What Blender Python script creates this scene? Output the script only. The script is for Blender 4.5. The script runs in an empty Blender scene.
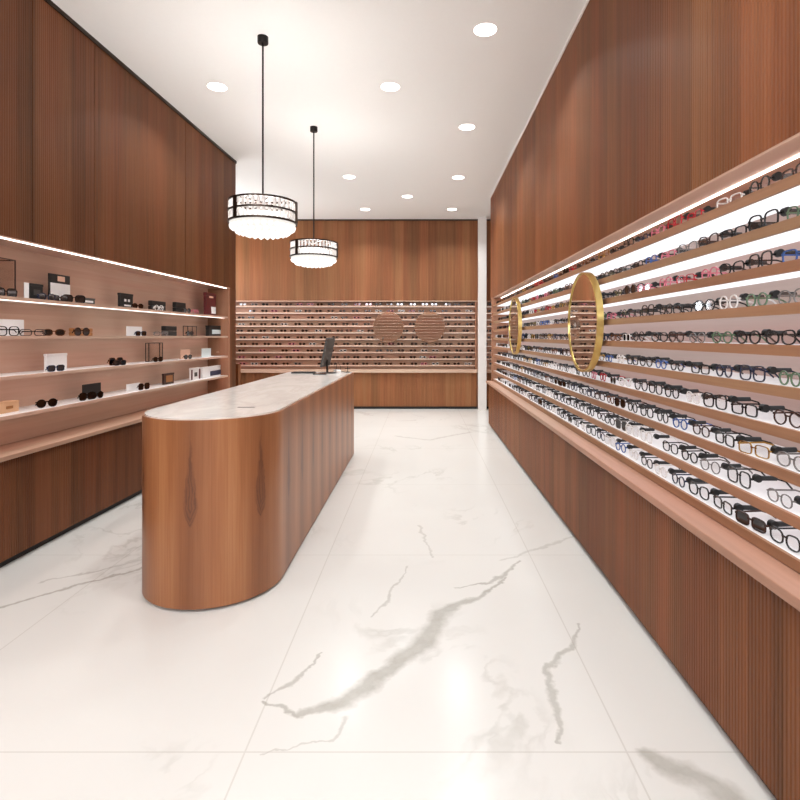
import bpy, math, random
from mathutils import Vector, Matrix
R = random.Random(7)
C = bpy.context.scene.collection
PI = math.pi
# ------------------------------------------------------------------ camera, world, exposure
cam_d = bpy.data.cameras.new('camera'); cam = bpy.data.objects.new('camera', cam_d); C.objects.link(cam)
cam.location = (0, 0, 1.4); cam.rotation_euler = (PI/2, 0, 0)
cam_d.sensor_width = 36; cam_d.lens = 540*36/800
cam_d.shift_x = -22/800; cam_d.shift_y = -64/800; cam_d.clip_start = 0.05
bpy.context.scene.camera = cam
w = bpy.data.worlds.new('world'); bpy.context.scene.world = w; w.use_nodes = True
w.node_tree.nodes['Background'].inputs[0].default_value = (1, .96, .93, 1)
w.node_tree.nodes['Background'].inputs[1].default_value = 0.3
vs = bpy.context.scene.view_settings
vs.view_transform = 'Standard'; vs.look = 'None'; vs.gamma = 1; vs.use_curve_mapping = False
vs.exposure = 0.70
DOWN_W = 9.0      # watts per downlight
LED = .84         # shelf light panels
PEND = .62
PEND_W = 9.0      # bulb inside each pendant
REAR_FILL_W = 170.0      # added light behind the camera, out of view, to brighten the room
rear_fill_d = bpy.data.lights.new('added_rear_fill', 'AREA'); rear_fill_d.shape = 'RECTANGLE'; rear_fill_d.size = 5.4; rear_fill_d.size_y = .95; rear_fill_d.energy = REAR_FILL_W; rear_fill_d.color = (.93, .96, 1)
rear_fill = bpy.data.objects.new('added_rear_fill', rear_fill_d); C.objects.link(rear_fill); rear_fill.location = (-1.2, -3.05, 3.1); rear_fill.rotation_euler = (PI/2, 0, 0)
al_d = bpy.data.lights.new('added_alcove_fill', 'AREA'); al_d.shape = 'RECTANGLE'; al_d.size = 1.5; al_d.size_y = 2.6; al_d.energy = 75; al_d.color = (.95, .98, 1)  # unseen light added at the far left to lift the far ceiling
al = bpy.data.objects.new('added_alcove_fill', al_d); C.objects.link(al); al.location = (-4.27, 8.8, 2.6); al.rotation_euler = (0, -PI/2-.15, 0)

# ------------------------------------------------------------------ node helpers
def lin(h):
    if isinstance(h, str): h = [int(h[i:i+2], 16) for i in (1, 3, 5)]
    o = []
    for c in h:
        c = c/255
        o.append(c/12.92 if c <= .04045 else ((c+.055)/1.055)**2.4)
    return (*o, 1)
class NT:
    def __init__(s, name):
        s.m = bpy.data.materials.new(name); s.m.use_nodes = True
        s.t = s.m.node_tree; s.t.nodes.clear()
        s.out = s.t.nodes.new('ShaderNodeOutputMaterial')
        s.b = s.t.nodes.new('ShaderNodeBsdfPrincipled')
        s.t.links.new(s.b.outputs[0], s.out.inputs[0])
    def put(s, sock, v):
        if isinstance(v, bpy.types.NodeSocket): s.t.links.new(v, sock)
        else: sock.default_value = v
    def n(s, kind, **kw):
        nd = s.t.nodes.new(kind)
        for k, v in kw.items(): setattr(nd, k, v)
        return nd
    def math(s, op, a, b=0.0, c=None, clamp=False):
        nd = s.n('ShaderNodeMath', operation=op); nd.use_clamp = clamp
        s.put(nd.inputs[0], a); s.put(nd.inputs[1], b)
        if c is not None: s.put(nd.inputs[2], c)
        return nd.outputs[0]
    def vec(s, x=0., y=0., z=0.):
        nd = s.n('ShaderNodeCombineXYZ')
        for i, v in enumerate((x, y, z)): s.put(nd.inputs[i], v)
        return nd.outputs[0]
    def sep(s, v):
        nd = s.n('ShaderNodeSeparateXYZ'); s.put(nd.inputs[0], v); return nd.outputs
    def noise(s, v, scale=1., detail=3., rough=.55, dist=0., col=False):
        nd = s.n('ShaderNodeTexNoise'); s.put(nd.inputs['Vector'], v)
        nd.inputs['Scale'].default_value = scale; nd.inputs['Detail'].default_value = detail
        nd.inputs['Roughness'].default_value = rough; nd.inputs['Distortion'].default_value = dist
        return nd.outputs[1 if col else 0]
    def white(s, v):
        nd = s.n('ShaderNodeTexWhiteNoise', noise_dimensions='1D'); s.put(nd.inputs['W'], v); return nd.outputs[0]
    def ramp(s, f, stops):
        nd = s.n('ShaderNodeValToRGB'); s.put(nd.inputs[0], f); e = nd.color_ramp.elements
        while len(e) < len(stops): e.new(.5)
        for i, (p, c) in enumerate(stops):
            e[i].position = p; e[i].color = c if isinstance(c, tuple) else (c, c, c, 1)
        return nd.outputs[0]
    def mix(s, f, a, b, mode='MIX'):
        nd = s.n('ShaderNodeMix', data_type='RGBA', blend_type=mode)
        s.put(nd.inputs[0], f); s.put(nd.inputs[6], a); s.put(nd.inputs[7], b); return nd.outputs[2]
    def bump(s, h, strength=.2, dist=.002):
        nd = s.n('ShaderNodeBump'); s.put(nd.inputs['Height'], h)
        nd.inputs['Strength'].default_value = strength; nd.inputs['Distance'].default_value = dist
        s.t.links.new(nd.outputs[0], s.b.inputs['Normal'])
    def set(s, **kw):
        for k, v in kw.items(): s.put(s.b.inputs[k.replace('_', ' ')], v)
        return s.m
    def obj(s): return s.n('ShaderNodeTexCoord').outputs['Object']

def plain(name, hexc, rough=.5, metal=0., noisy=.04, **kw):
    t = NT(name); c = lin(hexc)
    f = t.noise(t.obj(), 40, 2)
    d = tuple(x*(1-noisy*2) for x in c[:3])+(1,)
    return t.set(Base_Color=t.mix(f, d, c), Roughness=rough, Metallic=metal, **kw)
def emit(name, hexc, strength):
    t = NT(name); e = t.n('ShaderNodeEmission'); e.inputs[0].default_value = lin(hexc); e.inputs[1].default_value = strength
    t.t.links.new(e.outputs[0], t.out.inputs[0]); return t.m
def wood(name, dark, mid, light, axis='v', plank=.11, rough=.42, contrast=1., fine=70., offs=0.):
    t = NT(name); x, y, z = t.sep(t.obj())
    if axis == 'v': ac = t.math('ADD', x, y); al = z
    elif axis == 'y': ac = t.math('ADD', t.math('MULTIPLY', x, .8), z); al = y
    else: ac = t.math('ADD', t.math('MULTIPLY', y, .8), z); al = x
    ac = t.math('ADD', ac, offs)
    wob = t.noise(t.vec(t.math('MULTIPLY', ac, 3.1), 0, 7.), 1, 1)
    pid = t.math('FLOOR', t.math('DIVIDE', t.math('ADD', ac, t.math('MULTIPLY', wob, .12)), plank))
    p1 = t.white(pid)
    p2 = t.white(t.math('FLOOR', t.math('DIVIDE', ac, plank*5.3)))
    g1 = t.noise(t.vec(t.math('MULTIPLY', ac, fine), t.math('MULTIPLY', al, 1.3), p1), 1, 4, .6)
    g2 = t.noise(t.vec(t.math('MULTIPLY', ac, fine/7), t.math('MULTIPLY', al, .35), 3.), 1, 3, .55, .3)
    s = t.math('ADD', t.math('MULTIPLY', p1, .30*contrast), t.math('MULTIPLY', p2, .22*contrast))
    s = t.math('ADD', s, t.math('MULTIPLY', g1, .45)); s = t.math('ADD', s, t.math('MULTIPLY', g2, .55*contrast))
    s = t.math('SUBTRACT', s, .26*contrast + .0)
    col = t.ramp(s, [(.12, lin(dark)), (.48, lin(mid)), (.85, lin(light))])
    hue = t.noise(t.vec(t.math('MULTIPLY', ac, 4.), t.math('MULTIPLY', al, .25), 11.), 1, 2)
    col = t.mix(1., col, t.ramp(hue, [(.38, (1.05, .97, .95, 1)), (.62, (.94, 1.02, 1.0, 1))]), 'MULTIPLY')
    t.bump(g1, .12, .001)
    t.b.inputs['Specular IOR Level'].default_value = .2
    return t.set(Base_Color=col, Roughness=rough)

M = {}
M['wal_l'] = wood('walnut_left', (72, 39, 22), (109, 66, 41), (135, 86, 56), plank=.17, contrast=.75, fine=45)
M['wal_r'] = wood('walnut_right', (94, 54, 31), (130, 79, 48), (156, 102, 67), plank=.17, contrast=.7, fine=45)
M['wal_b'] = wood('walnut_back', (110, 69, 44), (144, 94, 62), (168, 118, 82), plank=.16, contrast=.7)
M['pink_y'] = wood('pale_wood_along', (188, 150, 132), (204, 170, 152), (218, 188, 170), axis='y', plank=.35, fine=40, contrast=.7)
M['ledge_y'] = wood('ledge_wood', (160, 118, 98), (182, 140, 120), (198, 160, 140), axis='y', plank=.35, fine=40, contrast=.7)
M['greyp_y'] = wood('grey_pink_wood', (172, 146, 137), (190, 166, 158), (205, 184, 177), axis='y', plank=.35, fine=40, contrast=.7)
M['pink_x'] = wood('pale_wood_across', (180, 142, 122), (198, 162, 142), (214, 184, 164), axis='x', plank=.3, fine=40, contrast=.7)
M['pink_v'] = wood('pale_wood_upright', (136, 94, 72), (160, 116, 92), (184, 142, 116), axis='v', plank=.3, fine=40, contrast=.7)
M['edge_y'] = wood('shelf_edge_wood', (136, 98, 74), (162, 120, 92), (182, 140, 110), axis='y', plank=.2, fine=60, contrast=.6)
M['white'] = plain('white_paint', '#EDE7E3', .6)
M['ceil'] = plain('ceiling_paint', (246, 246, 244), .75, noisy=.01)
M['panel'] = plain('white_acrylic', '#F4F1F0', .35, noisy=.01)
M['black'] = plain('black_satin', (14, 12, 11), .55)
M['blackm'] = plain('black_metal', '#1C1815', .35, .6)
M['bronze'] = plain('dark_bronze', '#3A2C24', .35, .8)
M['brass'] = plain('brushed_brass', '#EBD083', .3, 1.)
M['mirror'] = plain('mirror_glass', '#E8E4DE', .02, 1., noisy=0.)
M['grey'] = plain('dark_grey', '#4A4744', .5)
M['screen'] = plain('screen_glass', '#0E0F11', .12)
M['card_w'] = plain('white_card', '#F2F0F0', .6)
M['card_b'] = plain('pale_blue_card', '#D4E2E4', .6)
M['card_p'] = plain('pink_card', '#E3B9A2', .6)
M['beige'] = plain('beige_card', '#E0B28A', .6)
M['maroon'] = plain('dark_red_card', '#5A1119', .4)
M['brownc'] = plain('dark_brown_case', '#3A1F17', .4)
M['tan'] = plain('tan_leather', '#A8703F', .5)
M['navy'] = plain('navy_print', '#27324F', .5)
M['silver'] = plain('silver_metal', '#B8B4B0', .3, 1.)
M['led'] = emit('warm_white_led', '#FBFAFF', LED)
M['led_b'] = emit('soft_led', '#FFEDE4', 2.2)
M['led_k'] = emit('faint_led', (255, 236, 222), 1.0)
M['led_s'] = emit('strip_led', '#FFF0E8', 4.5)
M['lamp'] = emit('downlight_lens', '#FFFAF2', 5.0)
M['pend'] = emit('pendant_glow', '#FFF8F0', PEND)
def crystal(name, glow):
    t = NT(name); t.b.inputs['Emission Color'].default_value = (1, .98, .95, 1); t.b.inputs['Emission Strength'].default_value = glow; t.set(Base_Color=(1, .97, .95, 1), Roughness=.12, IOR=1.45)
    t.b.inputs['Transmission Weight'].default_value = .55
    return t.m
M['crystal'] = crystal('crystal_glass', .04); M['drop'] = crystal('crystal_drop_glass', .3)
M['pend_in'] = emit('pendant_inner_glow', '#FFF8F0', 1.3)
def lensmat(name, hexc, dark):
    t = NT(name); tr = t.n('ShaderNodeBsdfTransparent'); tr.inputs[0].default_value = lin(hexc)
    gl = t.n('ShaderNodeBsdfGlossy'); gl.inputs['Roughness'].default_value = .05; gl.inputs['Color'].default_value = (.9, .9, .95, 1)
    mx = t.n('ShaderNodeMixShader'); mx.inputs[0].default_value = .12 if dark else .07
    t.t.links.new(tr.outputs[0], mx.inputs[1]); t.t.links.new(gl.outputs[0], mx.inputs[2])
    t.t.links.new(mx.outputs[0], t.out.inputs[0]); return t.m
M['lens'] = lensmat('clear_lens', '#FEFEFE', 0)
M['dlens'] = lensmat('dark_lens', '#3A3432', 1)
M['acrylic'] = lensmat('clear_acrylic', '#F3EFEC', 0)
FR = {'black': '#14110F', 'dark brown': '#3B2118', 'tortoiseshell': '#6A3D20', 'red': '#B3202C', 'pink': '#D9798A',
      'blue': '#3E5E9A', 'grey': '#77726F', 'white': '#E8E2DE', 'navy': '#1E2740', 'green': '#5C7459', 'gold': '#C29A55'}
for k, h in FR.items(): M['f_'+k] = plain(k.replace(' ', '_')+'_frame', h, .25, 1. if k == 'gold' else 0.)

# floor marble: procedural veins + tile joints + the big veins where they lie
def img2floor(px, py):
    yy = py-336.; return ((px-422)*1.4/yy, 756./yy)
VEINS = [  # (points in floor metres come from their place on the ground; widths in metres)
    ([(266, 702, .006), (298, 713, .012), (345, 699, .040), (385, 671, .035), (428, 640, .055), (440, 615, .045), (470, 600, .02), (505, 577, .006)], .6),
    ([(266, 698, .006), (292, 683, .010), (318, 655, .004)], .5),
    ([(345, 716, .010), (334, 742, .006), (262, 752, .003)], .35),
    ([(372, 618, .006), (388, 598, .01), (405, 566, .003)], .4),
    ([(455, 588, .004), (500, 577, .016), (520, 560, .008)], .55),
    ([(578, 622, .006), (574, 648, .014), (549, 668, .012), (553, 700, .018), (561, 745, .006)], .5),
    ([(500, 560, .01), (540, 548, .012), (590, 530, .01)], .3),
    ([(648, 755, .03), (692, 775, .045), (735, 805, .05)], .55),
    ([(0, 607, .012), (55, 592, .012), (142, 568, .01)], .6),
    ([(40, 583, .008), (90, 572, .01), (142, 560, .01)], .4),
    ([(420, 525, .01), (432, 556, .006)], .35),
    ([(470, 432, .03), (430, 440, .03), (395, 436, .02)], .35),
]
def marble_floor():
    t = NT('marble_floor'); o = t.obj(); x, y, z = t.sep(o)
    nz = t.noise(o, 5.5, 4, .6, 0, True)
    nx, ny, _ = t.sep(nz)
    wx = t.math('ADD', x, t.math('MULTIPLY', t.math('SUBTRACT', nx, .5), .13))
    wy = t.math('ADD', y, t.math('MULTIPLY', t.math('SUBTRACT', ny, .5), .16))
    total = None
    for pts, dark in VEINS:
        q = [(*img2floor(a, b), wd) for a, b, wd in pts]
        for (ax, ay, aw), (bx, by, bw) in zip(q, q[1:]):
            dx, dy = bx-ax, by-ay; L2 = dx*dx+dy*dy; L = math.sqrt(L2)
            # parameter along, clamped
            h = t.math('MULTIPLY_ADD', wx, dx/L2, -(ax*dx+ay*dy)/L2)
            h = t.math('MULTIPLY_ADD', wy, dy/L2, h, clamp=True)
            ex = t.math('SUBTRACT', wx, t.math('MULTIPLY_ADD', h, dx, ax))
            ey = t.math('SUBTRACT', wy, t.math('MULTIPLY_ADD', h, dy, ay))
            d = t.math('SQRT', t.math('MULTIPLY_ADD', ex, ex, t.math('MULTIPLY', ey, ey)))
            wd = t.math('MULTIPLY_ADD', h, bw-aw, aw)
            v = t.math('SUBTRACT', 1., t.math('DIVIDE', d, t.math('MULTIPLY', wd, 1.5)), clamp=True)
            v = t.math('MULTIPLY', v, dark*1.5)
            v = t.math('MINIMUM', v, dark)
            total = v if total is None else t.math('MAXIMUM', total, v)
    fine = t.noise(o, 14, 4, .65)
    total = t.math('MULTIPLY', total, t.math('MULTIPLY_ADD', fine, .7, .6))
    # faint generic veins
    ns = t.noise(t.vec(t.math('MULTIPLY', wx, .8), t.math('MULTIPLY', wy, .5), 2.), 1.4, 5, .6, .8)
    thin = t.math('SUBTRACT', 1., t.math('MULTIPLY', t.math('ABSOLUTE', t.math('SUBTRACT', ns, .5)), 45.), clamp=True)
    gate = t.ramp(t.noise(o, .7, 2), [(.5, 0.), (.62, 1.)])
    total = t.math('MAXIMUM', total, t.math('MULTIPLY', t.math('MULTIPLY', thin, gate), .3))
    cloud = t.noise(o, .9, 3, .5, .5)
    base = t.mix(cloud, lin((210, 206, 201)), lin((220, 217, 212)))
    col = t.mix(total, base, lin('#8E887C'))
    # joints
    def joint(c, pos, pitch, wd):
        m = t.math('PINGPONG', t.math('SUBTRACT', c, pos), pitch/2)
        return t.math('LESS_THAN', m, wd)
    j = t.math('MAXIMUM', joint(x, -.596, 1.285, .003), joint(y, 1.817, 1.635, .003))
    col = t.mix(t.math('MULTIPLY', j, .32), col, lin('#A39A8E'))
    rough = t.math('MULTIPLY_ADD', total, .1, .2)
    return t.set(Base_Color=col, Roughness=rough, IOR=1.42)
M['floor'] = marble_floor()
def marble_top():
    t = NT('marble_top'); o = t.obj(); x, y, z = t.sep(o)
    ns = t.noise(t.vec(t.math('MULTIPLY', x, 1.6), t.math('MULTIPLY', y, .7), 5.), 2.2, 5, .6, 1.)
    thin = t.math('SUBTRACT', 1., t.math('MULTIPLY', t.math('ABSOLUTE', t.math('SUBTRACT', ns, .5)), 12.), clamp=True)
    col = t.mix(t.math('MULTIPLY', thin, .16), lin('#EDE8E2'), lin('#A39A90'))
    return t.set(Base_Color=col, Roughness=.12)
M['mtop'] = marble_top()
def veneer():
    t = NT('counter_veneer'); uv = t.n('ShaderNodeTexCoord').outputs['UV']; u, v, _ = t.sep(uv)
    P = .365; u = t.math('SUBTRACT', u, .012)
    k = t.math('FLOOR', t.math('ADD', t.math('DIVIDE', u, P), .5))
    du = t.math('SUBTRACT', u, t.math('MULTIPLY', k, P)); ad = t.math('ABSOLUTE', du)
    grain = t.noise(t.vec(t.math('MULTIPLY', du, 120.), t.math('MULTIPLY', v, 2.), 1.), 1, 4, .6)
    soft = t.noise(t.vec(t.math('MULTIPLY', du, 16.), t.math('MULTIPLY', v, .6), 4.), 1, 3, .5, .4)
    s = t.math('ADD', t.math('MULTIPLY', grain, .4), t.math('MULTIPLY', soft, .6))
    col = t.ramp(s, [(.3, lin((137, 84, 50))), (.5, lin((157, 101, 64))), (.72, lin((176, 123, 82)))])
    # darker heart of each leaf
    heart = t.math('SUBTRACT', 1., t.math('DIVIDE', ad, .12), clamp=True)
    col = t.mix(t.math('MULTIPLY', heart, .6), col, lin((108, 62, 36)))
    p = t.math('DIVIDE', t.math('SUBTRACT', v, .42), .53)
    wv = t.ramp(p, [(0., 0.), (.06, .45), (.2, 1.), (.38, .8), (.6, .38), (.85, .14), (1., 0.)])
    wob = t.math('MULTIPLY_ADD', t.noise(t.vec(t.math('MULTIPLY', du, 30.), t.math('MULTIPLY', v, 14.), k), 1, 3), .030, -.015)
    wd = t.math('MULTIPLY', wv, .040)
    edge = t.math('SUBTRACT', wd, t.math('ABSOLUTE', t.math('ADD', du, wob)))
    mask = t.math('MULTIPLY', edge, 110., clamp=True)
    rings = t.math('SINE', t.math('MULTIPLY', t.math('ADD', edge, t.math('MULTIPLY', v, .09)), 420.))
    rings = t.math('MULTIPLY_ADD', rings, .2, .5)
    col = t.mix(t.math('MULTIPLY', mask, rings), col, lin((80, 46, 34)))
    t.bump(grain, .08, .001)
    return t.set(Base_Color=col, Roughness=.36)
M['veneer'] = veneer()

# ------------------------------------------------------------------ mesh helpers
class MB:
    def __init__(s): s.v = []; s.f = []; s.m = []; s.uv = None; s.smooth = False
    def box(s, x0, x1, y0, y1, z0, z1, mi=0):
        b = len(s.v)
        s.v += [(x, y, z) for z in (z0, z1) for y in (y0, y1) for x in (x0, x1)]
        s.f += [tuple(b+i for i in q) for q in ((0, 2, 3, 1), (4, 5, 7, 6), (0, 1, 5, 4), (2, 6, 7, 3), (0, 4, 6, 2), (1, 3, 7, 5))]
        s.m += [mi]*6; return s
    def prism(s, ring, z0, z1, mi=0, caps=True):
        b = len(s.v); n = len(ring)
        s.v += [(x, y, z0) for x, y in ring]+[(x, y, z1) for x, y in ring]
        for i in range(n):
            j = (i+1) % n; s.f.append((b+i, b+j, b+n+j, b+n+i)); s.m.append(mi)
        if caps: s.f += [tuple(b+n-1-i for i in range(n)), tuple(b+n+i for i in range(n))]; s.m += [mi]*2
        return s
    def lathe(s, prof, n=32, c=(0, 0, 0), mi=0, axis='z'):
        b = len(s.v); k = len(prof)
        for i in range(n):
            a = 2*PI*i/n
            for r, h in prof:
                p = (r*math.cos(a), r*math.sin(a), h)
                if axis == 'x': p = (h, r*math.cos(a), r*math.sin(a))
                if axis == 'y': p = (r*math.cos(a), h, -r*math.sin(a))
                s.v.append((c[0]+p[0], c[1]+p[1], c[2]+p[2]))
        for i in range(n):
            j = (i+1) % n
            for q in range(k-1):
                s.f.append((b+i*k+q, b+j*k+q, b+j*k+q+1, b+i*k+q+1)); s.m.append(mi)
        return s
    def sweep(s, path, sec, closed=False, mi=0, up=(0, 0, 1)):
        # path: list of Vector; sec: list of (a,b) offsets along (side, up)
        n = len(path); k = len(sec); b = len(s.v); up = Vector(up)
        for i, p in enumerate(path):
            p = Vector(p)
            if closed: t = Vector(path[(i+1) % n])-Vector(path[i-1])
            else: t = Vector(path[min(i+1, n-1)])-Vector(path[max(i-1, 0)])
            t.normalize(); sd = t.cross(up)
            if sd.length < 1e-4: sd = Vector((1, 0, 0))
            sd.normalize(); u2 = sd.cross(t)
            for a, c in sec: s.v.append(tuple(p+sd*a+u2*c))
        for i in range(n if closed else n-1):
            j = (i+1) % n
            for q in range(k):
                r = (q+1) % k; s.f.append((b+i*k+q, b+i*k+r, b+j*k+r, b+j*k+q)); s.m.append(mi)
        if not closed:
            s.f += [tuple(b+i for i in reversed(range(k))), tuple(b+(n-1)*k+i for i in range(k))]; s.m += [mi]*2
        return s
    def add(s, o, mat=None, mi=None):
        b = len(s.v); s.v += [tuple(mat @ Vector(p)) if mat else p for p in o.v]
        s.f += [tuple(b+i for i in f) for f in o.f]; s.m += [mi if mi is not None else k for k in o.m]; return s
    def mesh(s, name, mats):
        me = bpy.data.meshes.new(name); me.from_pydata(s.v, [], s.f); 
        for m in (mats if isinstance(mats, (list, tuple)) else [mats]): me.materials.append(M[m])
        for p, k in zip(me.polygons, s.m): p.material_index = k
        if s.uv:
            l = me.uv_layers.new(name='UVMap')
            for p in me.polygons:
                for li in p.loop_indices: l.data[li].uv = s.uv(me.vertices[me.loops[li].vertex_index].co, p)
        me.update()
        if s.smooth:
            for p in me.polygons: p.use_smooth = True
            me.set_sharp_from_angle(angle=math.radians(40))
        return me
    def build(s, name, mats, parent=None, loc=(0, 0, 0), bevel=0, **kw):
        o = bpy.data.objects.new(name, s.mesh(name, mats)); C.objects.link(o); o.location = loc; o.parent = parent
        if bevel:
            b = o.modifiers.new('bevel', 'BEVEL'); b.width = bevel; b.segments = 2; b.limit_method = 'ANGLE'
        for k, v in kw.items(): o[k] = v
        return o
def inst(me, name, parent=None, loc=(0, 0, 0), rot=(0, 0, 0)):
    o = bpy.data.objects.new(name, me); C.objects.link(o); o.parent = parent; o.location = loc; o.rotation_euler = rot; return o
def thing(name, label, cat, loc=(0, 0, 0), rz=0, group=None):
    o = bpy.data.objects.new(name, None); C.objects.link(o); o.location = loc; o.rotation_euler = (0, 0, rz)
    o.empty_display_size = .1; return tag(o, label, cat, group)
def tag(o, label, cat, group=None, kind=None):
    o['label'] = label; o['category'] = cat
    if group: o['group'] = group
    if kind: o['kind'] = kind
    return o
def struct(o): o['kind'] = 'structure'; return o
def ribs(mb, axis, face, u0, u1, z0, z1, out, pitch=.018, depth=.004, back=.3):
    """fluted panel: face plane at coordinate `face` on the axis other than `axis`, ribs repeat along `axis`; out = +1/-1 outward"""
    n = max(1, int((u1-u0)/pitch)); p = (u1-u0)/n; pts = []
    for i in range(n):
        a = u0+i*p
        pts += [(a, face-out*depth), (a+p*.22, face), (a+p*.78, face), (a+p, face-out*depth)][:3 if i < n-1 else 4]
    pts += [(u1, face-out*back), (u0, face-out*back)]
    ring = [((u, w) if axis == 'x' else (w, u)) for u, w in pts]
    area = sum(a[0]*b[1]-b[0]*a[1] for a, b in zip(ring, ring[1:]+ring[:1]))
    if area < 0: ring.reverse()
    return mb.prism(ring, z0, z1)

# ------------------------------------------------------------------ room
H = 3.64; YB = 10.5; YR = -3.2; XL = -4.4; XR = 2.0
struct(MB().box(XL, XR, YR, YB+.2, -.1, 0).build('floor', 'floor'))
struct(MB().box(XL, XR, YR, YB+.2, H, H+.1).build('ceiling', 'ceil'))
# left wall frame of reference: turned slightly towards the back
LW = Matrix.Translation((-2.5, 3.2, 0)) @ Matrix.Rotation(math.radians(-1.7), 4, 'Z')
def lp(y, dx=0, z=0): return LW @ Vector((dx, y-3.2, z))       # dx: metres out from wall face (negative = into wall)
LR = math.radians(-1.7)
def lplace(o): o.location = (-2.5, 3.2, 0); o.rotation_euler = (0, 0, LR); return o
mb = MB()
for a, b in ((-6.0, -.4), (-.394, .25), (.256, .88), (.886, 2.35), (2.356, 3.73)): ribs(mb, 'y', 0, a, b, 2.0, H, 1, depth=.0012, back=.34)
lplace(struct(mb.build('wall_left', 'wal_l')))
mb = MB(); mb.box(-.34, -.30, -6.0, 3.73, 0, 2.0); mb.box(-.30, 0, 3.54, 3.73, 0, 2.0)
lplace(struct(mb.build('wall_left_end', 'wal_l')))
lplace(struct(MB().box(-.0, .012, -6.0, 3.73, H-.03, H).build('trim_1', 'bronze')))
# right wall
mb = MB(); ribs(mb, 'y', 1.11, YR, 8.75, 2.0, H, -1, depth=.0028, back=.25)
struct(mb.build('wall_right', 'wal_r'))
struct(MB().box(1.375, 1.41, YR, 8.75, 0, 2.0).build('wall_right_core', 'wal_r'))
struct(MB().box(1.102, 1.11, YR, 8.75, H-.018, H).build('trim_2', 'white'))
# back wall: panelling above the glasses racks
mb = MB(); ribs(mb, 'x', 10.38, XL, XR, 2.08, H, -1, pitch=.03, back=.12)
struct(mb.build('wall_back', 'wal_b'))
struct(MB().box(XL, XR, 10.58, 10.7, 0, H).build('wall_back_core', 'wal_b'))
struct(MB().box(XL, XR, 10.36, 10.38, H-.025, H).build('trim_3', 'bronze'))
struct(MB().box(XL, XL+.1, YR, YB+.2, 0, H).build('wall_far_left', 'wal_b'))
struct(MB().box(XR-.1, XR, 8.75, YB+.2, 0, H).build('wall_far_right', 'wal_b'))
mb = MB(); ribs(mb, 'x', YR, XL, XR, 0, 2.55, 1, pitch=.06, back=.1)
struct(mb.build('wall_rear', 'wal_b'))
mb = MB(); mb.box(XL, XR, YR+.1, YR+.12, .8, 2.5)
for k in range(13): mb.box(XL, XR, YR+.1, YR+.25, .8+k*.127, .82+k*.127); mb.box(XL, XR, YR+.16, YR+.20, .795+k*.127, .8+k*.127, 1)  # glowing strips added out of view to brighten the mirrored rear wall
struct(mb.build('wall_rear_shelving', ['pink_x', 'led_k']))
wn = struct(MB().box(XL, XR, YR-.06, YR-.04, 2.55, H).build('added_window_1', 'acrylic'))  # added window out of view, goes with the rear fill light
mb = MB()
for k in range(6): mb.box(XL+k*1.27, XL+k*1.27+.05, YR-.08, YR, 2.55, H)
mb.build('added_window_frame', 'blackm', wn)
tag(MB().box(1.065, 1.215, 10.16, 10.30, 0, H).build('column', 'white', bevel=.004),
    'slim square white column standing before the back wall beside the right wall', 'column')

# ------------------------------------------------------------------ right display wall
RY0, RY1 = -1.5, 8.44
rt = thing('base_cabinet', 'long fluted walnut base cabinet with pale ledge under the right glasses wall', 'cabinet', (1.2, 3.5, 0))
def rx(x): return x-1.2
def ry(y): return y-3.5
mb = MB(); ribs(mb, 'y', rx(1.042), ry(RY0), ry(RY1), .04, .668, -1, depth=.0032, back=.32); mb.build('body', 'wal_r', rt)
MB().box(rx(1.07), rx(1.36), ry(RY0), ry(RY1-.02), 0, .04).build('plinth', 'black', rt)
MB().box(rx(1.0), rx(1.37), ry(RY0), ry(RY1), .668, .702).build('ledge', 'ledge_y', rt, bevel=.004)
ru = thing('wall_shelf_unit', 'tall right wall display unit with ten lit shelves of eyeglasses', 'shelf unit', (1.2, 3.5, .702))
z0 = .702
RS = [1.879-.1268*k for k in range(10)]
MB().box(rx(1.335), rx(1.37), ry(RY0), ry(8.4), 0, 2.0-z0).build('back_panel', 'greyp_y', ru)
MB().box(rx(1.085), rx(1.335), ry(8.39), ry(RY1), 0, 2.0-z0).build('side_panel', 'pink_v', ru)
MB().box(rx(1.112), rx(1.335), ry(RY0), ry(8.39), 1.992-z0, 2.0-z0).build('top_board', 'pink_y', ru)
MB().box(rx(1.226), rx(1.236), ry(RY0), ry(8.38), 1.986-z0, 1.992-z0).build('light_strip', 'led_s', ru, label='bright light strip under the top board')
for k, z in enumerate(RS):
    z -= z0
    s = MB().box(rx(1.112), rx(1.335), ry(RY0), ry(8.39), z-.012, z).build('shelf', 'panel', ru)
    MB().box(rx(1.105), rx(1.118), ry(RY0), ry(8.39), z-.033, z+.001).build('shelf_edge', 'edge_y', s)
    if k < 9: MB().box(rx(1.122), rx(1.33), ry(RY0), ry(8.38), z-.018, z-.0122).build('light_panel', 'led', s)
# ------------------------------------------------------------------ left display wall
def lthing(name, label, cat, z=0): return lplace(thing(name, label, cat)) if z == 0 else None
lc = lplace(thing('base_cabinet', 'dark walnut base cabinet with pale ledge below the left shelves', 'cabinet'))
mb = MB(); ribs(mb, 'y', -.01, -4.6, 3.54, .05, .655, 1, back=.27); mb.build('body', 'wal_l', lc)
MB().box(-.27, -.05, -4.6, 3.54, 0, .05).build('plinth', 'black', lc)
MB().box(-.29, .02, -4.6, 3.54, .655, .683).build('ledge', 'ledge_y', lc, bevel=.003)
lu = lplace(thing('wall_shelf_unit', 'left wall niche with four long pale shelves of sunglasses and cards', 'shelf unit'))
MB().box(-.29, -.26, -4.6, 3.54, .685, 1.995).build('back_panel', 'pink_y', lu)
MB().box(-.26, -.0, 3.49, 3.54, .685, 1.985).build('side_panel', 'pink_v', lu)
MB().box(-.26, -.0, -4.6, 3.54, 1.99, 2.0).build('top_board', 'pink_y', lu)
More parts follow.
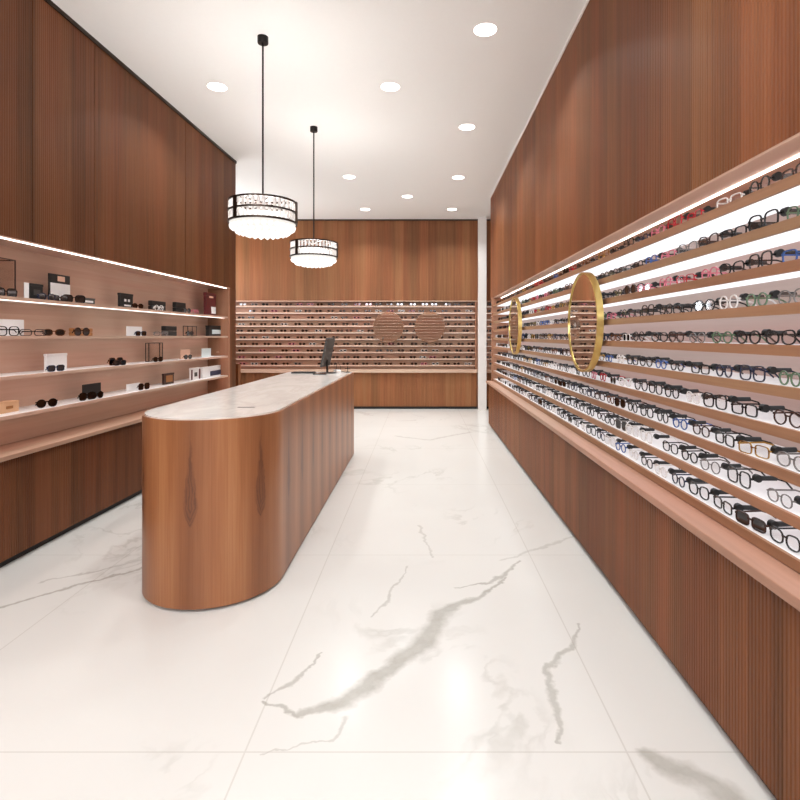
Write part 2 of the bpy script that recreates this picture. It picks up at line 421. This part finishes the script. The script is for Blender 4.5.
MB().box(-.016, -.006, -4.6, 3.44, 1.984, 1.99).build('light_strip', 'led_s', lu, label='bright light strip along the niche top')
LS = [1.64, 1.40, 1.155, .915]
for z in LS:
    s = MB().box(-.26, -.012, -4.6, 3.49, z-.014, z).build('shelf', 'panel', lu)
    MB().box(-.018, -.008, -4.6, 3.49, z-.02, z+.001).build('shelf_edge', 'pink_y', s)
    MB().box(-.08, -.045, -4.6, 3.48, z-.020, z-.0142).build('light_strip', 'led_b', s)
tag(MB().box(-2.62, -2.50, 7.35, 7.45, 0, 1.02).build('wooden_post', 'wal_r', bevel=.003), 'short square wooden post beyond the far end of the left shelves', 'post')
# ------------------------------------------------------------------ back display wall
BS = [1.985-.127*k for k in range(10)]
def back_unit(x0, x1, lab, lab2):
    t = thing('base_cabinet', lab2, 'cabinet', ((x0+x1)/2, 10.4, 0)); a, b = x0-(x0+x1)/2, x1-(x0+x1)/2
    mb = MB(); ribs(mb, 'x', -.05, a, b, .05, .70, -1, pitch=.03, back=.2); mb.build('body', 'wal_b', t)
    MB().box(a, b, -.02, .15, 0, .05).build('plinth', 'black', t)
    MB().box(a, b, -.10, .17, .70, .76).build('ledge', 'pink_x', t)
    t = thing('wall_shelf_unit', lab, 'shelf unit', ((x0+x1)/2, 10.4, .76))
    MB().box(a+.03, b-.03, .15, .17, 0, 2.06-.76).build('back_panel', 'pink_x', t)
    MB().box(a, a+.03, -.03, .17, 0, 2.06-.76).build('side_panel', 'pink_v', t)
    MB().box(b-.03, b, -.03, .17, 0, 2.06-.76).build('side_panel', 'pink_v', t)
    MB().box(a, b, -.03, .17, 2.06-.76, 2.08-.76).build('top_board', 'pink_x', t)
    for z in BS:
        s = MB().box(a+.03, b-.03, -.02, .15, z-.78, z-.76).build('shelf', 'pink_x', t)
        MB().box(a+.03, b-.03, .03, .06, z-.784, z-.7802).build('light_strip', 'led_k', s)
back_unit(-4.28, 1.05, 'wide back wall display unit with ten pale shelves of small glasses', 'low walnut base cabinet running along the back wall left of white column')
back_unit(1.06, 1.88, 'narrow strip of glasses shelves right of the white column', 'walnut base cabinet sliver right of the white column')

# ------------------------------------------------------------------ service counter
CX, CR, CY, CE, CH = -1.185, .382, 3.115, 6.37, .976
def ring(r, y1, n=40):
    pts = [(CX-r, y1)]
    pts += [(CX-r*math.cos(PI*i/n), CY-r*math.sin(PI*i/n)) for i in range(n+1)]
    pts += [(CX+r, y1)]
    return pts
ct = thing('service_counter', 'long wooden counter with rounded near end and white marble top', 'counter', (CX, 4.6, 0))
def shift(ps): return [(x-CX, y-4.6) for x, y in ps]
body = MB(); body.smooth = True
body.prism(shift(ring(CR, CE)), .014, CH-.004)
def cuv(co, p):
    x, y = co.x, co.y+4.6
    if abs(p.normal.y) > .9 and y > 6: return (x, co.z)
    if y < CY: a = math.atan2(x, CY-y); return (a*CR, co.z)
    return (math.copysign(CR*PI/2+(y-CY), x), co.z)
body.uv = cuv; body.build('body', 'veneer', ct)
MB().prism(shift(ring(CR-.03, CE-.03)), 0, .014).build('plinth', 'black', ct)
MB().prism(shift(ring(CR-.013, CE-.013)), CH-.004, CH+.004).build('worktop', 'mtop', ct)
MB().box(-.06, .04, -.006+3.2-4.6, .006+3.2-4.6, CH+.004, CH+.0055).build('cable_slot', 'grey', ct, label='small dark slot in the marble top').location = (.16, -.02, 0)
ZC = CH+.004
mo = thing('monitor', 'thin dark monitor turned sideways on the far end of the counter', 'monitor', (-1.07, 6.12, ZC+.001), math.radians(87))
mb = MB(); mb.box(-.21, .21, -.009, .009, 0, .33); o = mb.build('screen_housing', 'grey', mo, (0, .03, .075), bevel=.004); o.rotation_euler = (math.radians(12), 0, 0)
o2 = MB().box(-.2, .2, .0092, .0105, .012, .32).build('screen', 'screen', mo, (0, .03, .075)); o2.rotation_euler = o.rotation_euler
mb = MB(); mb.box(-.02, .02, -.005, .012, .008, .15); mb.build('stand', 'blackm', mo)
MB().lathe([(0, 0), (.09, 0), (.09, .006), (.03, .009), (0, .009)], 24).build('base', 'blackm', mo)
kb = thing('keyboard', 'flat black keyboard lying on the marble left of the monitor', 'keyboard', (-1.34, 6.12, ZC))
MB().box(-.13, .13, -.06, .06, 0, .012).build('case', 'black', kb, bevel=.003)
mb = MB()
for i in range(12):
    for j in range(4): mb.box(-.123+i*.0206, -.106+i*.0206, -.05+j*.026, -.030+j*.026, .012, .016)
mb.build('keys', 'grey', kb)
pd = thing('tablet', 'small black tablet lying flat in front of the monitor', 'tablet', (-1.12, 5.93, ZC))
MB().box(-.07, .07, -.05, .05, 0, .009).build('case', 'black', pd, bevel=.002)
MB().box(-.062, .062, -.043, .043, .009, .0095).build('screen', 'screen', pd)
cr = thing('card_reader', 'small white card reader with loose cable right of the monitor', 'card reader', (-.97, 6.2, ZC), .4)
mb = MB(); mb.box(-.028, .028, -.06, .06, 0, .035); mb.build('body', 'white', cr, bevel=.006)
MB().box(-.022, .022, .0, .05, .035, .037).build('display', 'screen', cr)
mb = MB(); sec = [(.003*math.cos(a), .003*math.sin(a)) for a in (0, PI/2, PI, 3*PI/2)]
mb.sweep([(0, .06, .03), (.01, .09, .09), (.03, .1, .12), (.06, .09, .06), (.05, .05, .012), (.09, .0, .004)], sec); mb.build('cable', 'black', cr)
ps = thing('pen_stand', 'tiny dark cross-shaped stand at far right corner of counter', 'stand', (-.86, 6.25, ZC))
MB().lathe([(0, 0), (.025, 0), (.025, .006), (.004, .01), (.004, .07), (0, .07)], 16).build('base', 'blackm', ps)
MB().box(-.03, .03, -.003, .003, .04, .046).build('crossbar', 'blackm', ps)

# ------------------------------------------------------------------ downlights
DL = [(.47, 4.01, 'nearest ceiling downlight, right side, large in the photo top right'),
      (-.29, 4.93, 'round ceiling downlight in the middle, just behind the nearest right one'),
      (-1.87, 4.93, 'round ceiling downlight on the left, beside the near pendant cord'),
      (.49, 5.88, 'round ceiling downlight on the right, second back along the right wall'),
      (.52, 7.75, 'ceiling downlight on the right, third back along the right wall'),
      (-1.04, 7.72, 'ceiling downlight just right of the far pendant cord'),
      (-.24, 8.8, 'small ceiling downlight in the middle, close to the back wall'),
      (-1.02, 9.7, 'tiny ceiling downlight left of centre, nearest the back wall'),
      (.54, 9.7, 'tiny ceiling downlight at right, nearest the back wall')]
EX = [(-1.9, 2.2, 'left of the counter near end'), (-.35, 2.3, 'over the aisle beside the counter near end'), (.5, 1.6, 'above the near part of the right wall'),
      (-1.2, .3, 'left of the viewer'), (.3, -.4, 'right and just behind the viewer'), (-1.9, -1.6, 'far left towards the shop front'), (-.3, -2., 'in the middle close to the shop front'), (-3.3, 9.2, 'in the back alcove behind the left wall end')]
ring_me = MB(); ring_me.smooth = True
ring_me.lathe([(.082, 0), (.088, -.003), (.092, -.001), (.092, .0)], 32); ring_me = ring_me.mesh('trim_ring', 'white')
lens_me = MB().lathe([(0, -.002), (.083, -.002)], 32).mesh('lamp_lens', 'lamp')
def downlight(x, y, lab, grp=None, light=DOWN_W):
    t = thing('downlight', lab, 'ceiling light', (x, y, H), 0, grp)
    inst(ring_me, 'trim_ring', t); inst(lens_me, 'lamp_lens', t)
    ld = bpy.data.lights.new('downlight_lamp', 'AREA'); ld.shape = 'DISK'; ld.size = .14; ld.energy = light; ld.color = (.925, .985, 1)
    ld.spread = math.radians(125)
    lo = bpy.data.objects.new('downlight_lamp', ld); C.objects.link(lo); lo.parent = t; lo.location = (0, 0, -.012)
for x, y, lab in DL: downlight(x*.985, y*.985, lab, 'round recessed downlights', DOWN_W*(.85 if y < 6 else 1.3))
for x, y, wh in EX: downlight(x, y, 'ceiling downlight outside the picture, '+wh, 'downlights outside the picture', DOWN_W*.6)

# ------------------------------------------------------------------ pendants
cr_me = MB(); cr_me.prism([(-.011, -.004), (0, -.008), (.011, -.004), (.009, .004), (-.009, .004)], 0, .064); cr_me = cr_me.mesh('crystal', 'crystal')
dr_me = MB().lathe([(0, -.026), (.015, -.016), (.021, 0), (.015, .012), (0, .018)], 8).mesh('crystal_drop', 'drop')
def pendant(x, y, lab, zb=2.15, power=.8):
    t = thing('pendant_lamp', lab, 'pendant light', (x, y, zb), 0, None)
    pl = bpy.data.lights.new('pendant_bulb', 'AREA'); pl.shape = 'DISK'; pl.size = .3; pl.energy = PEND_W*power; pl.color = (1, .97, .94)
    po = bpy.data.objects.new('pendant_bulb', pl); C.objects.link(po); po.parent = t; po.location = (0, 0, .165); po.rotation_euler = (PI, 0, 0)
    top = H-zb; m = MB(); m.smooth = True
    m.lathe([(0, top-.05), (.038, top-.05), (.04, top-.045), (.04, top), (0, top)], 24).build('canopy', 'blackm', t)
    m = MB(); m.lathe([(.0, .247), (.007, .247), (.007, top-.05), (0, top-.05)], 10).build('rod', 'blackm', t)
    r = .25
    def hoop(z, h, rr=r, th=.012):
        m = MB(); m.smooth = True
        return m.lathe([(rr-th, z), (rr, z), (rr, z+h), (rr-th, z+h), (rr-th, z)], 48)
    h = hoop(.240, .014); 
    for a in range(3):
        q = a*PI/3
        h.sweep([(-(r-.01)*math.cos(q), -(r-.01)*math.sin(q), .247), ((r-.01)*math.cos(q), (r-.01)*math.sin(q), .247)], [(-.006, -.006), (.006, -.006), (.006, .006), (-.006, .006)])
    h.build('top_hoop', 'bronze', t)
    hoop(.165, .012, r+.002).build('middle_hoop', 'bronze', t)
    hoop(.088, .014, r+.002).build('bottom_hoop', 'bronze', t)
    m = MB()
    for a in range(3):
        q = a*PI*2/3-.56
        m.add(MB().box(-.016, .016, -.005, .005, .092, .25), Matrix.Rotation(q, 4, 'Z') @ Matrix.Translation((0, -r-.004, 0)))
    m.build('upright', 'bronze', t)
    for tier, zz in ((0, .177), (1, .1)):
        for i in range(40):
            a = 2*PI*i/40
            inst(cr_me, 'crystal', t, ((r-.012)*math.sin(a), -(r-.012)*math.cos(a), zz), (0, 0, a))
    m = MB(); m.smooth = True
    m.lathe([(0, .155), (.18, .155), (.19, .148), (.19, .105), (0, .105)], 40).build('diffuser', 'pend_in', t)
    m = MB(); m.smooth = True
    m.lathe([(r-.010, .09), (r-.018, .07), (.2, .04), (.13, .018), (0, .008)], 40).build('glass_bowl', 'pend', t, label='glowing white crystal bowl')
    for k, (rr, zz, n) in enumerate(((.222, .062, 30), (.185, .033, 24), (.12, .016, 16), (.06, .01, 8))):
        for i in range(n):
            a = 2*PI*(i+.5*k)/n
            inst(dr_me, 'crystal_drop', t, (rr*math.cos(a), rr*math.sin(a), zz))
pendant(-1.192, 4.045, 'large round crystal drum pendant nearest the camera above the counter')
pendant(-1.16, 5.79, power=.8, lab='farther round crystal drum pendant hanging over the counter far end')

# ------------------------------------------------------------------ round mirrors
def round_mirror(x, y, z, r, axis, lab, depth=.04, fm='brass', fw=.012):
    t = thing('round_mirror', lab, 'mirror', (x, y, z))
    m = MB(); m.smooth = True
    s = 1
    prof = [(r-fw, .004), (r-fw, 0), (r, 0), (r, depth), (r-fw, depth)]
    m.lathe(prof, 64, axis=axis).build('frame', fm, t)
    m = MB(); m.lathe([(0, .006), (r-fw, .006)], 64, axis=axis).build('mirror_glass', 'mirror', t)
    m = MB(); m.lathe([(0, depth), (r-.012, depth)], 64, axis=axis).build('backing', 'bronze', t)
    if axis == 'x': MB().box(depth, depth+.04, -.03, .03, -.01, .01).build('bracket', 'brass', t)
    else: MB().box(-.03, .03, depth, depth+.12, -.01, .01).build('bracket', 'brass', t)
round_mirror(1.04, 3.53, 1.49, .325, 'x', 'large round brass framed mirror nearest the camera on right glasses wall')
round_mirror(1.04, 6.15, 1.515, .325, 'x', 'farther round brass framed mirror on the right glasses wall')
round_mirror(-.64, 10.28, 1.57, .29, 'y', 'left of two round mirrors on the back wall shelves', .02, 'edge_y', .006)
round_mirror(.147, 10.28, 1.57, .29, 'y', 'right of two round mirrors on the back wall shelves', .02, 'edge_y', .006)

# ------------------------------------------------------------------ eyeglasses
SH = {'round': (.024, .022, 2., 0), 'rectangular': (.027, .017, 4., 0), 'oval': (.026, .019, 2.3, 0),
      'cat-eye': (.027, .020, 2.6, .35), 'large square': (.029, .024, 3.4, .1), 'small round': (.021, .019, 2., 0)}
def outline(shape, sx, n=18):
    a, b, p, up = SH[shape]; pts = []
    for i in range(n):
        t = 2*PI*i/n; c, s = math.cos(t), math.sin(t)
        x = a*math.copysign(abs(c)**(2/p), c); z = b*math.copysign(abs(s)**(2/p), s)
        if z > 0: z += up*max(0, x*sx)*z/b*.5
        pts.append((x, z))
    return pts
cache = {}
def glasses_parts(shape, col, thick=.0028, folded=False, n=18):
    a, b, p, up = SH[shape]; g = .009; cz = b+thick; out = {}
    fr = MB()
    for sx in (-1, 1):
        path = [(sx*(a+g)+x, 0, cz+z) for x, z in outline(shape, sx, n)]
        fr.sweep(path, [(-thick, -.002), (thick*.2, -.002), (thick*.2, .002), (-thick, .002)] , True, up=(0, 1, 0))
    fr.box(-g-.003, g+.003, -.002, .002, cz+b*.25, cz+b*.25+thick*1.5)
    for sx in (-1, 1):
        x = sx*(2*a+g); fr.box(min(x, x+sx*.006), max(x, x+sx*.006), -.002, .006, cz+b*.3, cz+b*.3+thick*2)
    out['frame'] = fr
    for sx in (-1, 1):
        ls = MB(); o = [(sx*(a+g)+x*.98, cz+z*.98) for x, z in outline(shape, sx, n)]
        bb = len(ls.v)
        for yy in (-.0006, .0006): ls.v += [(x, yy, z) for x, z in o]
        nn = len(o)
        ls.f += [tuple(range(nn))[::-1], tuple(range(nn, 2*nn))] + [(i, (i+1) % nn, nn+(i+1) % nn, nn+i) for i in range(nn)]
        ls.m += [0]*(nn+2); out['lens%d' % sx] = ls
    for sx in (-1, 1):
        x = sx*(2*a+g+.004); zt = cz+b*.3+thick
        tm = MB(); sec = [(-.0015, -.0026), (.0015, -.0026), (.0015, .0026), (-.0015, .0026)]
        if folded: tm.sweep([(x, .005, zt), (x*.9, .012+.004*sx, zt), (-x*.7, .014+.004*sx, zt-.004), (-x*.9, .014+.004*sx, zt-.018)], sec)
        else: tm.sweep([(x, .004, zt), (x, .09, zt), (x*.97, .118, zt-.008), (x*.94, .142, .0035)], sec)
        out['temple%d' % sx] = tm
    tg = MB()
    if not folded:
        x = (2*a+g+.004); zt = cz+b*.3+thick
        tg.sweep([(x, .022, zt+.004), (x, .03, zt+.004), (x, .085, zt+.004)], [(.0085*math.cos(q*PI/3), .0085*math.sin(q*PI/3)) for q in range(6)])
        tg.add(MB().lathe([(0, -.0095), (.013, -.0095), (.013, .0095), (0, .0095)], 12, c=(x, .022, zt+.004), axis='x'))
    out['tag'] = tg
    return out
def glasses_meshes(shape, col, lens, folded=False):
    k = (shape, col, lens, folded)
    if k not in cache:
        ps = glasses_parts(shape, col, .0022 if col in ('gold', 'grey') else .0034, folded)
        d = {kk: v.mesh('eyeglasses_'+kk.strip('-1'), lens if kk.startswith('lens') else ('black' if kk == 'tag' else 'f_'+col)) for kk, v in ps.items() if v.v}
        al = MB(); mats = ['f_'+col, lens, 'black']
        for kk, v in ps.items(): al.add(v, mi=1 if kk.startswith('lens') else 2 if kk == 'tag' else 0)
        d['all'] = al.mesh('eyeglasses', mats); cache[k] = d
    return cache[k]
def put_glasses(name, shape, col, lens, loc, rz, lab, cat, grp, detail=True, folded=False, scale=1., with_tag=True):
    ms = glasses_meshes(shape, col, lens, folded)
    if not detail:
        o = inst(ms['all'], name, None, loc, (0, 0, rz)); o.scale = (scale,)*3; return tag(o, lab, cat, grp)
    t = thing(name, lab, cat, loc, rz, grp); t.scale = (scale,)*3
    inst(ms['frame'], 'frame', t)
    for s in ('-1', '1'): inst(ms['lens'+s], 'lens', t); inst(ms['temple'+s], 'temple', t)
    if 'tag' in ms and with_tag: o = inst(ms['tag'], 'security_tag', t)
    return t
ORD = ['first', 'second', 'third', 'fourth', 'fifth', 'sixth', 'seventh', 'eighth', 'ninth', 'tenth', 'eleventh', 'twelfth', 'thirteenth', 'fourteenth',
       'fifteenth', 'sixteenth', 'seventeenth', 'eighteenth', 'nineteenth', 'twentieth']
def ordn(i):
    if i < 20: return ORD[i]
    tens = {2: 'twenty', 3: 'thirty', 4: 'forty'}[(i+1)//10]
    return {2: 'twentieth', 3: 'thirtieth', 4: 'fortieth'}[(i+1)//10] if (i+1) % 10 == 0 else tens+'-'+ORD[(i+1) % 10-1]
shapes = list(SH); cols = ['black']*10+['dark brown']*3+['tortoiseshell']*2+['grey']*3+['white']*3+['blue', 'navy', 'navy', 'green', 'gold', 'pink', 'red']
far = MB(); far_cols = ['f_black', 'f_dark brown', 'f_grey', 'f_white', 'f_tortoiseshell', 'f_pink', 'dlens']
def far_pair(mat, mi):
    g = MB()
    for sx in (-1, 1):
        path = [(sx*.035+.027*math.cos(q*PI/4), 0, .025+.021*math.sin(q*PI/4)) for q in range(8)]
        g.sweep(path, [(-.0022, -.002), (.0022, -.002), (.0022, .002), (-.0022, .002)], True, up=(0, 1, 0), mi=mi)
        b = len(g.v); g.v += [(p[0], .001, p[2]) for p in path]; g.f.append(tuple(b+i for i in range(8))); g.m.append(6)
        x = sx*.066; g.box(x-.0015, x+.0015, .0, .12, .034, .039, mi)
    g.box(-.01, .01, -.002, .002, .03, .035, mi)
    far.add(g, mat)
special = {(0, 3): 'red', (0, 4): 'red', (0, 5): 'pink', (2, 3): 'pink', (2, 4): 'red', (2, 5): 'pink', (6, 9): 'red', (6, 10): 'pink', (4, 2): 'green', (5, 5): 'blue', (7, 4): 'blue', (3, 9): 'pink'}
for row, z in enumerate(RS):
    y = 1.62+R.uniform(0, .1); i = 0
    while y < 8.2:
        shp = R.choice(shapes); col = special.get((row, i)) or R.choice(cols)
        if row >= 6 and col in ('pink', 'red', 'green') and (row, i) not in special: col = 'black'
        x = 1.138+R.uniform(-.006, .006); rz = -PI/2+R.uniform(-.1, .14)
        if i < 30:
            lab = '%s %s eyeglasses, right wall %s shelf down, %s from photo right edge' % (col, shp, ORD[row], ordn(i))
            if row == 0: lab = '%s %s eyeglasses on the right wall top shelf, %s from photo right edge' % (col, shp, ordn(i))
            if row == 9: lab = '%s %s eyeglasses on the right wall lowest shelf, %s from photo right edge' % (col, shp, ordn(i))
            lens = 'dlens' if R.random() < .08 else 'lens'
            put_glasses('eyeglasses', shp, col, lens, (x, y, z), rz, lab, 'eyeglasses', 'eyeglasses on the right wall shelves', detail=i < 14, scale=R.uniform(.95, 1.1))
        else:
            far_pair(Matrix.Translation((x, y, z)) @ Matrix.Rotation(rz, 4, 'Z'), R.choice([0, 0, 0, 1, 2, 3, 4]))
        y += R.uniform(.166, .188) + (.06 if R.random() < .05 else 0); i += 1
for row, z in enumerate(BS):
    x = -3.7
    while x < 1.9:
        if not (.95 < x < 1.15):
            far_pair(Matrix.Translation((x+R.uniform(-.01, .01), 10.395, z)), R.choice([0, 0, 0, 0, 1, 1, 2, 4, 3, 5]))
        x += R.choice([.19, .22, .22, .23, .25]) + (.2 if R.random() < .04 else 0)
tag(far.build('eyeglasses', far_cols), 'rows of tiny glasses on the back wall shelves and farthest right wall shelves', 'eyeglasses', 'eyeglasses farthest from the camera', 'stuff')

# ------------------------------------------------------------------ things on the left shelves
def LY(px, dx=-.06):      # distance along the left wall for something standing dx into the wall, seen in the picture at px
    y = 5.
    for _ in range(8):
        p = lp(y, dx); y = 540*(-p.x)/(422-px) - (p.y-y)
    return y
def lw(px0, px1, dx): return (LY(px0, dx), LY(px1, dx))
def litem(kind, px0, px1, shelf, h, lab, cat, dx=-.09, th=.02, mat='card_w', tilt=0, name=None, parts=(), lean=True):
    """upright card, case or box between picture columns px0 and px1, facing the room"""
    a, b = lw(px0, px1, dx); wdt = abs(b-a); mid = (a+b)/2; z = LS[shelf]
    p = lp(mid, dx, z); t = thing(name or kind, lab, cat, p, LR+PI/2+tilt)     # local -Y faces the room, +X runs to the back of shop
    if kind == 'case_wire':
        m = MB(); w2 = wdt/2; r = .003
        for x in (-w2, w2-2*r):
            for y in (0, th): m.box(x, x+2*r, y, y+2*r, 0, h)
        for zz in (0, h-2*r):
            for y in (0, th): m.box(-w2, w2, y, y+2*r, zz, zz+2*r)
            for x in (-w2, w2-2*r): m.box(x, x+2*r, 0, th, zz, zz+2*r)
        m.build('frame', parts[0], t); MB().box(-w2+.008, w2-.008, .008, th-.004, .007, h-.007).build('cover', 'acrylic', t)
        return t, wdt
    if kind == 'card':
        MB().box(-wdt/2, wdt/2, 0, .008, 0, h).build('panel', mat, t, bevel=.001)
        MB().box(-wdt*.2, wdt*.2, .008, .05, 0, .006).build('foot', mat, t)
    elif kind == 'box':
        MB().box(-wdt/2, wdt/2, 0, th, 0, h*.86).build('body', mat, t, bevel=.002)
        MB().box(-wdt/2-.002, wdt/2+.002, -.002, th+.002, h*.86, h).build('lid', mat, t, bevel=.001)
    elif kind == 'case':
        MB().box(-wdt/2, wdt/2, 0, th, 0, h*.5).build('bottom_shell', mat, t, bevel=.006)
        MB().box(-wdt/2, wdt/2, .0, th, h*.52, h).build('lid', mat, t, bevel=.006)
    for nm, x0, x1, za, zb, mt in parts:
        MB().box(-wdt/2+x0*wdt, -wdt/2+x1*wdt, -.004, -.0022, za*h, zb*h).build(nm, mt, t)
    return t, wdt
def lglass(px, shelf, shp, col, lens, lab, dx=-.045, turn=-.1, folded=True, sc=1.1, cat='sunglasses', nm=None):
    p = lp(LY(px, dx), dx, LS[shelf]); p.z += 0
    return put_glasses(nm or cat, shp, col, lens, p, LR+PI/2+turn, lab, cat, None, True, folded, sc, False)
# top shelf
litem('case_wire', -14, 16, 0, .25, 'clear display case with brown edges at left end of the top left shelf', 'display case', -.13, .11, name='display_case', parts=('brownc',))
lglass(6, 0, 'large square', 'black', 'dlens', 'black sunglasses inside the brown edged display case', -.10)
litem('card', 25, 29, 0, .11, 'narrow white card left of the black box on top left shelf', 'card', -.10)
litem('box', 30, 43, 0, .11, 'square black box with pale oval mark on the top left shelf', 'box', -.10, .03, 'black', parts=(('oval_mark', .25, .75, .3, .65, 'grey'),))
litem('card', 49, 70, 0, .205, 'tall black and white card behind folded sunglasses on top left shelf', 'card', -.15, mat='black', parts=(('white_panel', .05, .98, .1, .68, 'card_w'), ('pink_emblem', .38, .72, .76, .94, 'card_p')))
lglass(47, 0, 'oval', 'navy', 'dlens', 'small dark sunglasses between the black box and tall card', -.05)
lglass(60, 0, 'rectangular', 'black', 'dlens', 'dark sunglasses lying in front of the tall black and white card', -.04)
lglass(74, 0, 'large square', 'black', 'dlens', 'black sunglasses angled to the right of the tall card', -.06, -.55)
litem('box', 79, 95, 0, .05, 'low dark grey sign block with pale lettering line on top left shelf', 'sign block', -.07, .03, 'grey', name='sign_block', parts=(('pale_line', .15, .85, .3, .6, 'card_w'),))
litem('box', 120, 133, 0, .13, 'black square box with white dots and line on top left shelf', 'box', -.12, .02, 'black', parts=(('white_dot', .3, .45, .45, .62, 'card_w'), ('white_dot', .58, .72, .45, .62, 'card_w'), ('white_line', .3, .8, .15, .25, 'card_w')))
lglass(138, 0, 'oval', 'dark brown', 'dlens', 'brown sunglasses right of the dotted black box', -.06)
litem('case', 152, 166, 0, .10, 'open black case behind white glasses on top left shelf', 'glasses case', -.13, .04, 'black', name='glasses_case')
lglass(159, 0, 'round', 'white', 'lens', 'white round eyeglasses in front of an open black case', -.07, cat='eyeglasses')
litem('case', 176, 186, 0, .115, 'small black case near the right end of the top left shelf', 'glasses case', -.13, .04, 'black', name='glasses_case')
lglass(187, 0, 'round', 'dark brown', 'dlens', 'dark brown sunglasses beside the small black case, top left shelf', -.06)
lglass(195, 0, 'round', 'pink', 'lens', 'pink eyeglasses left of the tall dark red box', -.08, cat='eyeglasses')
litem('box', 206, 216, 0, .27, 'tall dark red box with white tag at far end of top left shelf', 'box', -.10, .03, 'maroon', parts=(('white_tag', .5, .95, .1, .4, 'card_w'), ('pink_print', .3, .7, .78, .86, 'card_p')))
# second shelf
litem('card', -6, 24, 1, .105, 'wide white card behind black eyeglasses at near end of second left shelf', 'card', -.11)
lglass(8, 1, 'large square', 'black', 'lens', 'black eyeglasses before the wide white card, second left shelf', -.05, cat='eyeglasses')
lglass(33, 1, 'rectangular', 'black', 'lens', 'thin black eyeglasses with spread arms left of brown sunglasses', -.05, -.75, cat='eyeglasses')
lglass(54, 1, 'oval', 'tortoiseshell', 'dlens', 'brown tortoiseshell sunglasses lying on the second left shelf', -.05, -.5)
litem('case', 75, 93, 1, .06, 'tan leather case behind round dark sunglasses on second left shelf', 'glasses case', -.13, .05, 'tan', name='glasses_case')
lglass(82, 1, 'round', 'dark brown', 'dlens', 'round dark sunglasses standing before the tan leather case', -.06, sc=1.25)
litem('card', 127, 142, 1, .085, 'white card in the middle of the second left shelf', 'card', -.12)
lglass(141, 1, 'rectangular', 'navy', 'dlens', 'dark sunglasses against the white card in middle of second left shelf', -.06)
lglass(161, 1, 'oval', 'grey', 'lens', 'thin grey eyeglasses left of the black case, second left shelf', -.06, -.6, cat='eyeglasses')
litem('case', 166, 177, 1, .10, 'black closed case standing on the second left shelf', 'glasses case', -.10, .05, 'black', name='glasses_case')
litem('case_wire', 188, 197, 1, .11, 'small black open frame stand near far end of second left shelf', 'display stand', -.11, .05, name='display_stand', parts=('black',))
lglass(190, 1, 'round', 'black', 'dlens', 'black round sunglasses leaning at the small black frame stand', -.05)
litem('box', 209, 223, 1, .125, 'black box with pale print at far end of second left shelf', 'box', -.10, .04, 'black', parts=(('pale_print', .2, .85, .2, .6, 'card_b'),))
# third shelf
litem('box', 46, 67, 2, .12, 'white square box behind dark sunglasses on third left shelf', 'box', -.13, .015, 'card_w')
lglass(56, 2, 'rectangular', 'navy', 'dlens', 'dark sunglasses in front of the white square box', -.05)
lglass(116, 2, 'large square', 'tortoiseshell', 'dlens', 'patterned brown sunglasses upper pair on third left shelf', -.10, sc=1.2)
lglass(120, 2, 'rectangular', 'dark brown', 'dlens', 'dark brown sunglasses lower pair before the patterned ones', -.05)
litem('case_wire', 149, 163, 2, .18, 'clear display case with black edges on third left shelf', 'display case', -.14, .03, name='display_case', parts=('black',))
lglass(158, 2, 'oval', 'black', 'dlens', 'black sunglasses at the foot of the black edged display case', -.05)
litem('card', 181, 190, 2, .10, 'pale pink card on the third left shelf', 'card', -.12, mat='card_p')
lglass(188, 2, 'oval', 'dark brown', 'dlens', 'dark brown sunglasses before the pale pink card', -.05)
litem('card', 202, 211, 2, .10, 'pale blue card near far end of third left shelf', 'card', -.12, mat='card_b')
litem('box', 219, 224, 2, .05, 'tiny pink box at far end of third left shelf', 'box', -.12, .03, 'card_p')
# fourth shelf
litem('box', -8, 19, 3, .07, 'low beige box at near end of the lowest left shelf', 'box', -.12, .06, 'beige', parts=(('brown_mark', .5, .75, .35, .6, 'tan'),))
lglass(47, 3, 'round', 'black', 'dlens', 'round black sunglasses alone on the lowest left shelf', -.06, -.35, sc=1.15)
litem('card', 83, 101, 3, .11, 'black card behind black sunglasses on the lowest left shelf', 'card', -.13, mat='black')
lglass(87, 3, 'large square', 'black', 'dlens', 'larger black sunglasses left in front of the black card', -.055)
lglass(97, 3, 'round', 'black', 'dlens', 'round black sunglasses right in front of the black card', -.045)
litem('card', 127, 140, 3, .06, 'low white card behind dark sunglasses on lowest left shelf', 'card', -.13)
lglass(144, 3, 'large square', 'dark brown', 'dlens', 'dark brown sunglasses right of the low white card', -.06)
litem('box', 164, 174, 3, .11, 'small brown framed box on the lowest left shelf', 'box', -.12, .02, 'brownc', parts=(('inner_panel', .18, .82, .2, .8, 'tan'),))
litem('box', 191, 200, 3, .13, 'white box with dark red edges on the lowest left shelf', 'box', -.12, .02, 'card_w', parts=(('red_edge', 0, .14, 0, .86, 'maroon'), ('red_edge', .86, 1., 0, .86, 'maroon'), ('dark_mark', .35, .65, .25, .6, 'grey')))
litem('box', 203, 225, 3, .125, 'white and navy box at far end of the lowest left shelf', 'box', -.10, .03, 'card_w', parts=(('navy_print', .3, .92, .1, .55, 'navy'),))
